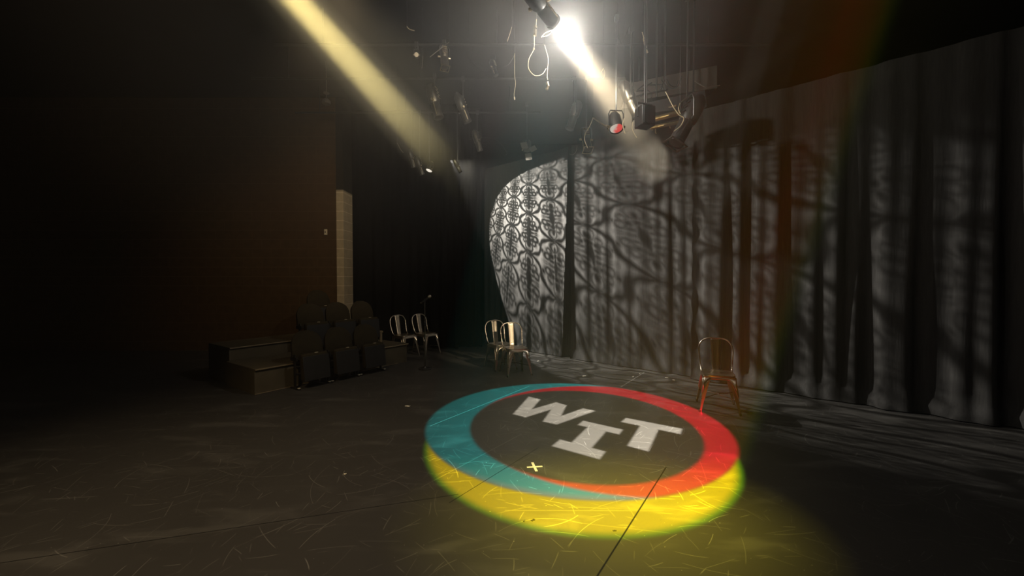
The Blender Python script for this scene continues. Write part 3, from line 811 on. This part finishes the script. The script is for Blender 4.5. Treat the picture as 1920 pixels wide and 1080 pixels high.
def beam_haze(p0, p1, r0, r1, dens, label, col=(1, 1, 1), keep=.35):
    """a cone of denser haze added so a beam shows, thinned along its length and toward its rim"""
    d = (p1 - p0); L_ = d.length; q = d.to_track_quat('-Z', 'Y')
    bm = bm_new(); lathe(bm, [(0, r0), (-L_, r1)], 40)
    m = bpy.data.materials.new('beam_haze'); m.use_nodes = True; nt = m.node_tree
    nt.nodes.remove(nt.nodes['Principled BSDF'])
    v = nt.nodes.new('ShaderNodeVolumeScatter'); v.inputs['Color'].default_value = col + (1,)
    tc = nt.nodes.new('ShaderNodeTexCoord'); sx = nt.nodes.new('ShaderNodeSeparateXYZ'); nt.links.new(tc.outputs['Object'], sx.inputs[0])
    x, y, z = (V(nt, sx.outputs[k]) for k in range(3))
    t = (z * (-1 / L_)).max(0).min(1)
    rad = hyp(x, y) / (t * (r1 - r0) + r0)
    f = (1.0 - rad).max(0) * 3.0
    f = f.min(1.0)
    fade = (1.0 - t) * (1.0 - keep * t)
    fade = (fade * 2.7).min(1.0)
    nt.links.new((f * fade * dens).s, v.inputs['Density'])
    nt.links.new(v.outputs[0], nt.nodes['Material Output'].inputs['Volume'])
    o = link('light_beam', bm, m, loc=p0); o.rotation_euler = q.to_euler()
    return tag(o, label, 'light beam', kind='stuff')

# ------------------------------------------------------------------ lights
def spot(name, loc, target, energy, angle, blend, radius, col=(1, 1, 1)):
    l = bpy.data.lights.new(name, 'SPOT'); l.energy = energy; l.spot_size = angle; l.spot_blend = blend; l.shadow_soft_size = radius; l.color = col
    o = bpy.data.objects.new(name, l); C.objects.link(o); o.location = loc
    o.rotation_euler = (Vector(target) - Vector(loc)).to_track_quat('-Z', 'Y').to_euler()
    return o
def point(name, loc, energy, radius, col=(1, 1, 1)):
    l = bpy.data.lights.new(name, 'POINT'); l.energy = energy; l.shadow_soft_size = radius; l.color = col
    o = bpy.data.objects.new(name, l); C.objects.link(o); o.location = loc; return o
def light_nodes(o):
    l = o.data; l.use_nodes = True; nt = l.node_tree; nt.nodes.clear()
    out = nt.nodes.new('ShaderNodeOutputLight'); em = nt.nodes.new('ShaderNodeEmission'); nt.links.new(em.outputs[0], out.inputs[0])
    g = nt.nodes.new('ShaderNodeNewGeometry')
    return nt, em, g.outputs['Incoming']

# 1. logo projector: a glass gobo of letters and coloured crescents
LP = Vector((0.9, -.3, 5.2))
lo = spot('logo_projector_light', LP, (.7, 4.2, 0), 29000, math.radians(44), .15, .012)
nt, em, inc = light_nodes(lo)
dx, dy, dz = dot(nt, inc, (1, 0, 0)), dot(nt, inc, (0, 1, 0)), dot(nt, inc, (0, 0, 1))
X = (dx / dz) * -LP.z + LP.x; Y = (dy / dz) * -LP.z + LP.y
def disc(cx, cy, r, ax=1, ay=1):
    return r - hyp((X - cx) * (1 / ax), (Y - cy) * (1 / ay))
inner = disc(.77, 4.34, 1.30, .955, 1.0).step(.03)
inner = disc(.765, 4.335, 1.27, .965, 1.03).step(.03)
ring = disc(.69, 4.43, 1.635, 1.0, .985); ring_s = ring.step(.03)
red = disc(1.10, 4.37, 1.52).step(.03)
yel = disc(.62, 4.00, 1.54, .96, 1.04); yel_s = yel.step(.03)
def quad(pts):
    P = [on_floor(*p) for p in pts]; A_ = sum(P[i].x * P[(i + 1) % 4].y - P[(i + 1) % 4].x * P[i].y for i in range(4))
    if A_ < 0: P = P[::-1]
    r = None
    for i in range(4):
        a, b = P[i], P[(i + 1) % 4]; e = b - a; L_ = math.hypot(e.x, e.y); nx, ny = -e.y / L_, e.x / L_
        d = X * nx + Y * ny - (a.x * nx + a.y * ny)
        r = d if r is None else r.min(d)
    return r
zw = lambda a, b: (950 + a * .12959, 730 + b * .12963)
zt = lambda a, b: (1120 + a * .10187, 760 + b * .10185)
I_ = [(1093.9, 789), (1167.9, 805.5), (1160.7, 814.5), (1083.5, 796.7)]
I_b = [(1050.4, 824), (1135.3, 846.6), (1124, 861), (1034.9, 836.3)]
I_s = [(1102.3, 800.5), (1136.5, 808.5), (1108, 841), (1071, 830.5)]
T_t = [zt(530, 232), zt(1563, 432), zt(1530, 530), zt(440, 305)]
T_s = [zt(810, 340), zt(1140, 410), zt(935, 848), zt(555, 745)]
W = [[zw(320, 105), zw(487, 145), zw(262, 400), zw(92, 358)],
     [zw(92 + 170 * .9, 358 + 30), zw(345, 290), zw(715, 188), zw(640, 297)],
     [zw(715, 188), zw(865, 230), zw(725, 508), zw(525, 465)],
     [zw(690, 470), zw(1105, 275), zw(1283, 312), zw(725, 508)]]
W[1] = [zw(262, 408), zw(200, 335), zw(715, 188), zw(760, 255)]
W[3] = [zw(700, 418), zw(1105, 275), zw(1283, 312), zw(725, 508)]
let = None
for qd in [I_, I_b, I_s, T_t, T_s] + W:
    d = quad(qd); let = d if let is None else let.max(d)
let = let.step(.014)
near = ((Y - 4.3) * .17 + 1.0).max(.3)             # brighter towards the front edge
rgt = ((X - .7) * .22 + 1.0).max(.45)
ringmask = ring_s * (1.0 - inner)
yfall = ((X - .9) * .3 + 1.0).max(.42).min(1.1)
black = (0.0, 0.0, 0.0)
col = rgb_mix(nt, yel_s * (1.0 - ring_s), (.0, .0, .0), rgb_mix(nt, (yel - .045).step(.045), (.16, .42, .0), (1.28, .92, .0)))
lowY = ((3.6 - Y) * .9).max(0).min(1)
teal = rgb_mix(nt, lowY, (.001, .36, .38), (.03, .90, .66))
teal = rgb_mix(nt, (1.0 - (ring - .05).step(.05)) * lowY, teal, (.55, .50, .40))
redc = rgb_mix(nt, lowY, (.78, .003, .03), (1.9, .13, .02))
rc = rgb_mix(nt, red, teal, redc)
col = rgb_mix(nt, ringmask, col, rc)
col = rgb_mix(nt, let * inner, col, (.84, .79, .70))
base = (disc(.7, 4.2, 2.3).step(.5)) * .035
# spill inside the disc
n = nt.nodes.new('ShaderNodeMix'); n.data_type = 'RGBA'; n.blend_type = 'ADD'; n.inputs['Factor'].default_value = 1
ss = [i for i in n.inputs if i.type == 'RGBA']
nt.links.new(col, ss[0]); sp_ = rgb_mix(nt, inner, (.0, .0, .0), (.040, .038, .032)); 
glow = (1.0 - hyp((X - .6) / 1.5, (Y - 2.65) / 1.15)).max(0).pow(1.3)
sp_ = rgb_mix(nt, glow * .5, sp_, (.75, .62, .05))
nt.links.new(sp_, ss[1])
res = [o for o in n.outputs if o.type == 'RGBA'][0]
nt.links.new(res, em.inputs['Color'])
nt.links.new((near * yfall).s, em.inputs['Strength'])

# 2. curtain projector with an iron-scroll gobo, hung close to the curtain at its left
GP = Vector((-1.276, 8.167, 4.074))
GR = ((.38558, -.92165, -.02643), (-.3628, -.12533, -.9233), (.84765, .3656, -.38316))
GS = (4.37237, 3.06936, 1.67154, .60884)
aim = GP + Vector(GR[2]) + Vector(GR[0]) * .55 + Vector(GR[1]) * .35
go = spot('curtain_gobo_light', GP, aim, 2600, math.radians(118), .1, .006, (1, .95, .87))
nt, em, inc = light_nodes(go)
q0, q1, q2 = (dot(nt, inc, r) for r in GR)
U = (q0 / q2) * GS[0] + GS[2]; W_ = (q1 / q2) * GS[1] + GS[3]
soft = ((U - 2.3).max(0) * .022 + (W_ - 1.5).max(0) * .02 + (.1 - W_).max(0) * .12).max((.0 - U).max(0) * .01) + .022
soft = soft.min(.08)
ua = ((((U + 1.0) * .5).fract() * 2.0) - 1.0).abs()
sw = (W_ * (2 * PI)).sin()
tri = ((W_.fract() - .5).abs() * 4.0) - 1.0            # +1 at a pinch, -1 half a period on
tab = tri.abs()
off = tri * tab * .30 + tri * tab * tab * tab * .15
slope = ((tab * .60 + tab * tab * tab * .60).pow(2.0) * 9.0 + 1.0).sqrt()
dl = (ua - (.5 - off)).abs() / slope
mask = ((U - 2.0).max(0) * .007 + .044 + sw.abs() * sw.abs() * .028 - dl).step(soft)
# little spike collars where neighbouring curves meet
dk = (W_ * 2.0).fract()
first = ua.lt(.5)
du = ua.min(1.0 - ua)
w2 = W_ + (1.0 - first) * .5
dv = (w2.fract() - .5)
av = dv.abs()
def add(sd, k=1.0):
    global mask
    mask = mask.max(sd.step(soft) * k)
def ell(cx, cy, rx, ry): return (1.0 - hyp((du - cx) / rx, (av - cy) / ry)) * min(rx, ry)
def rng_(cx, cy, rx, ry, t): return t - ((hyp((du - cx) / rx, (av - cy) / ry) - 1.0) * min(rx, ry)).abs()
# banded barrel at the pinch
add(ell(0, .5, .17, .075).min(((av * 2 * PI / .042).sin() * .03) + .012))
add(rng_(0, .5, .17, .085, .014))
# flower: stem, petals, scrolls
add((.11 * (1.0 - av / .31)) - du)
add(ell(.0, .0, .33, .042)); add(ell(.13, .085, .15, .042)); add(ell(.14, .175, .09, .06))
add(ell(.30, .02, .07, .022))
add(rng_(.27, .135, .085, .058, .034)); add(rng_(.21, .25, .07, .05, .028))
add(rng_(0, .36, .14, .10, .032)); add(ell(0, .31, .075, .09))
add(ell(.42, .19, .05, .05)); add(ell(0, .2, .10, .07))
# round aperture, seen as a long ellipse
eu, ew = U - 4.497, W_ - 1.777
rr = (eu * eu * .033626 + ew * ew * .159543 + eu * ew * -.014941).sqrt()
ap = (1.0 - rr).step(((U - 2.5).max(0) * .02 + .007).min(.12)) 
edge_cut = (5.9 - U).step(.8) * .7 + .3
fall = ((U + 1.0).max(0) * .42 + .62).min(1.85) * (1.0 - (1.2 - W_).max(0) * .40).max(.4)
fall = fall.min(2.6 - (U - 2.2) * .27).max(.75)
fall = fall * (1.0 - (W_ - 2.75).step(1.05) * .60 * ((U - .8) * .33).max(0.1).min(1.0))
lum = ap * (1.0 - mask * .93) * fall
nt.links.new(lum.s, em.inputs['Strength'])

# 3. white-hot beam toward the upper right of the curtain
d2 = (AIM - SRC).normalized(); A2 = SRC - d2 * 0.0
L2 = SRC + d2 * .30
s2 = spot('white_beam_light', L2 - d2 * .0, AIM, 2900, math.radians(16), .9, .05, (1, .80, .50))
spot('curtain_patch_light', L2, at(1243, 275, 6.8), 420, math.radians(34), 1.0, .05, (1, .86, .64))
beam_haze(L2 + d2 * .02, L2 + d2 * 3.0, .08, .60, .46, 'white-hot beam of light fading to amber, slanting through the haze at upper right', (1, .92, .78))
point('source_glow_light', L2 + d2 * .24 + Vector((0, -.12, 0)), 112, .06, (1, .93, .84))  # added bare point, makes the halo of glare around the beam source

# 4. yellowish beam from the upper left
B0, B1 = at(600, 50, 3.4), at(866, 342, 9.2)
d1 = (B1 - B0).normalized(); L1 = B0 - d1 * 2.2
spot('yellow_beam_light', L1, B1, 13000, math.radians(6.6), .6, .03, (1, .79, .30))
spot('yellow_beam_spill', L1, B1 + Vector((.2, 0, .2)), 850, math.radians(25), 1.0, .05, (1, .84, .50))
B2 = B0 + (B1 - B0) * ((8.0 - B0.y) / (B1.y - B0.y))
beam_haze(L1 + d1 * .3, B2, .06, .60, .30, 'soft yellowish beam of light slanting down from the upper left', (1, .93, .75))

# 5. warm front light picking out the chairs
spot('chair_front_light', (3.0, 2.9, 3.3), (-.05, 6.9, .66), 820, math.radians(9), .7, .04, (1, .80, .52))
spot('left_chair_light', (2.4, 3.0, 3.6), (-2.0, 8.4, .66), 330, math.radians(12), .8, .05, (1, .82, .55))
spot('floor_wash_light', (4.4, 2.0, 4.9), (2.0, 6.6, .0), 25, math.radians(40), 1.0, .1, (1, .9, .78))
spot('tube_glint_fill', (2.7, 2.2, 3.4), at(1250, 225, 5.35), 70, math.radians(9), .6, .03, (1, .80, .45))  # added unseen spot, only there to make the strip tubes gleam
spot('rig_fill', (.9, 2.6, 5.0), (-.9, 6.6, 4.75), 340, math.radians(46), .9, .04, (1, .86, .66))  # added unseen spot that brightens the hanging fixtures
# 6. added dim fills for the seats and left floor, from no known lamp
spot('seating_fill', (-1.6, 3.6, 4.9), (-4.35, 9.0, 1.9), 230, math.radians(58), 1.0, .15, (1, .72, .40))
spot('left_floor_fill', (-2.2, .6, 5.0), (-1.7, 2.7, 0), 600, math.radians(76), 1.0, .2, (1, .74, .45))
w = bpy.data.worlds.new('dark_house'); sc.world = w; w.use_nodes = True
w.node_tree.nodes['Background'].inputs[0].default_value = (1, .85, .65, 1); w.node_tree.nodes['Background'].inputs[1].default_value = .002
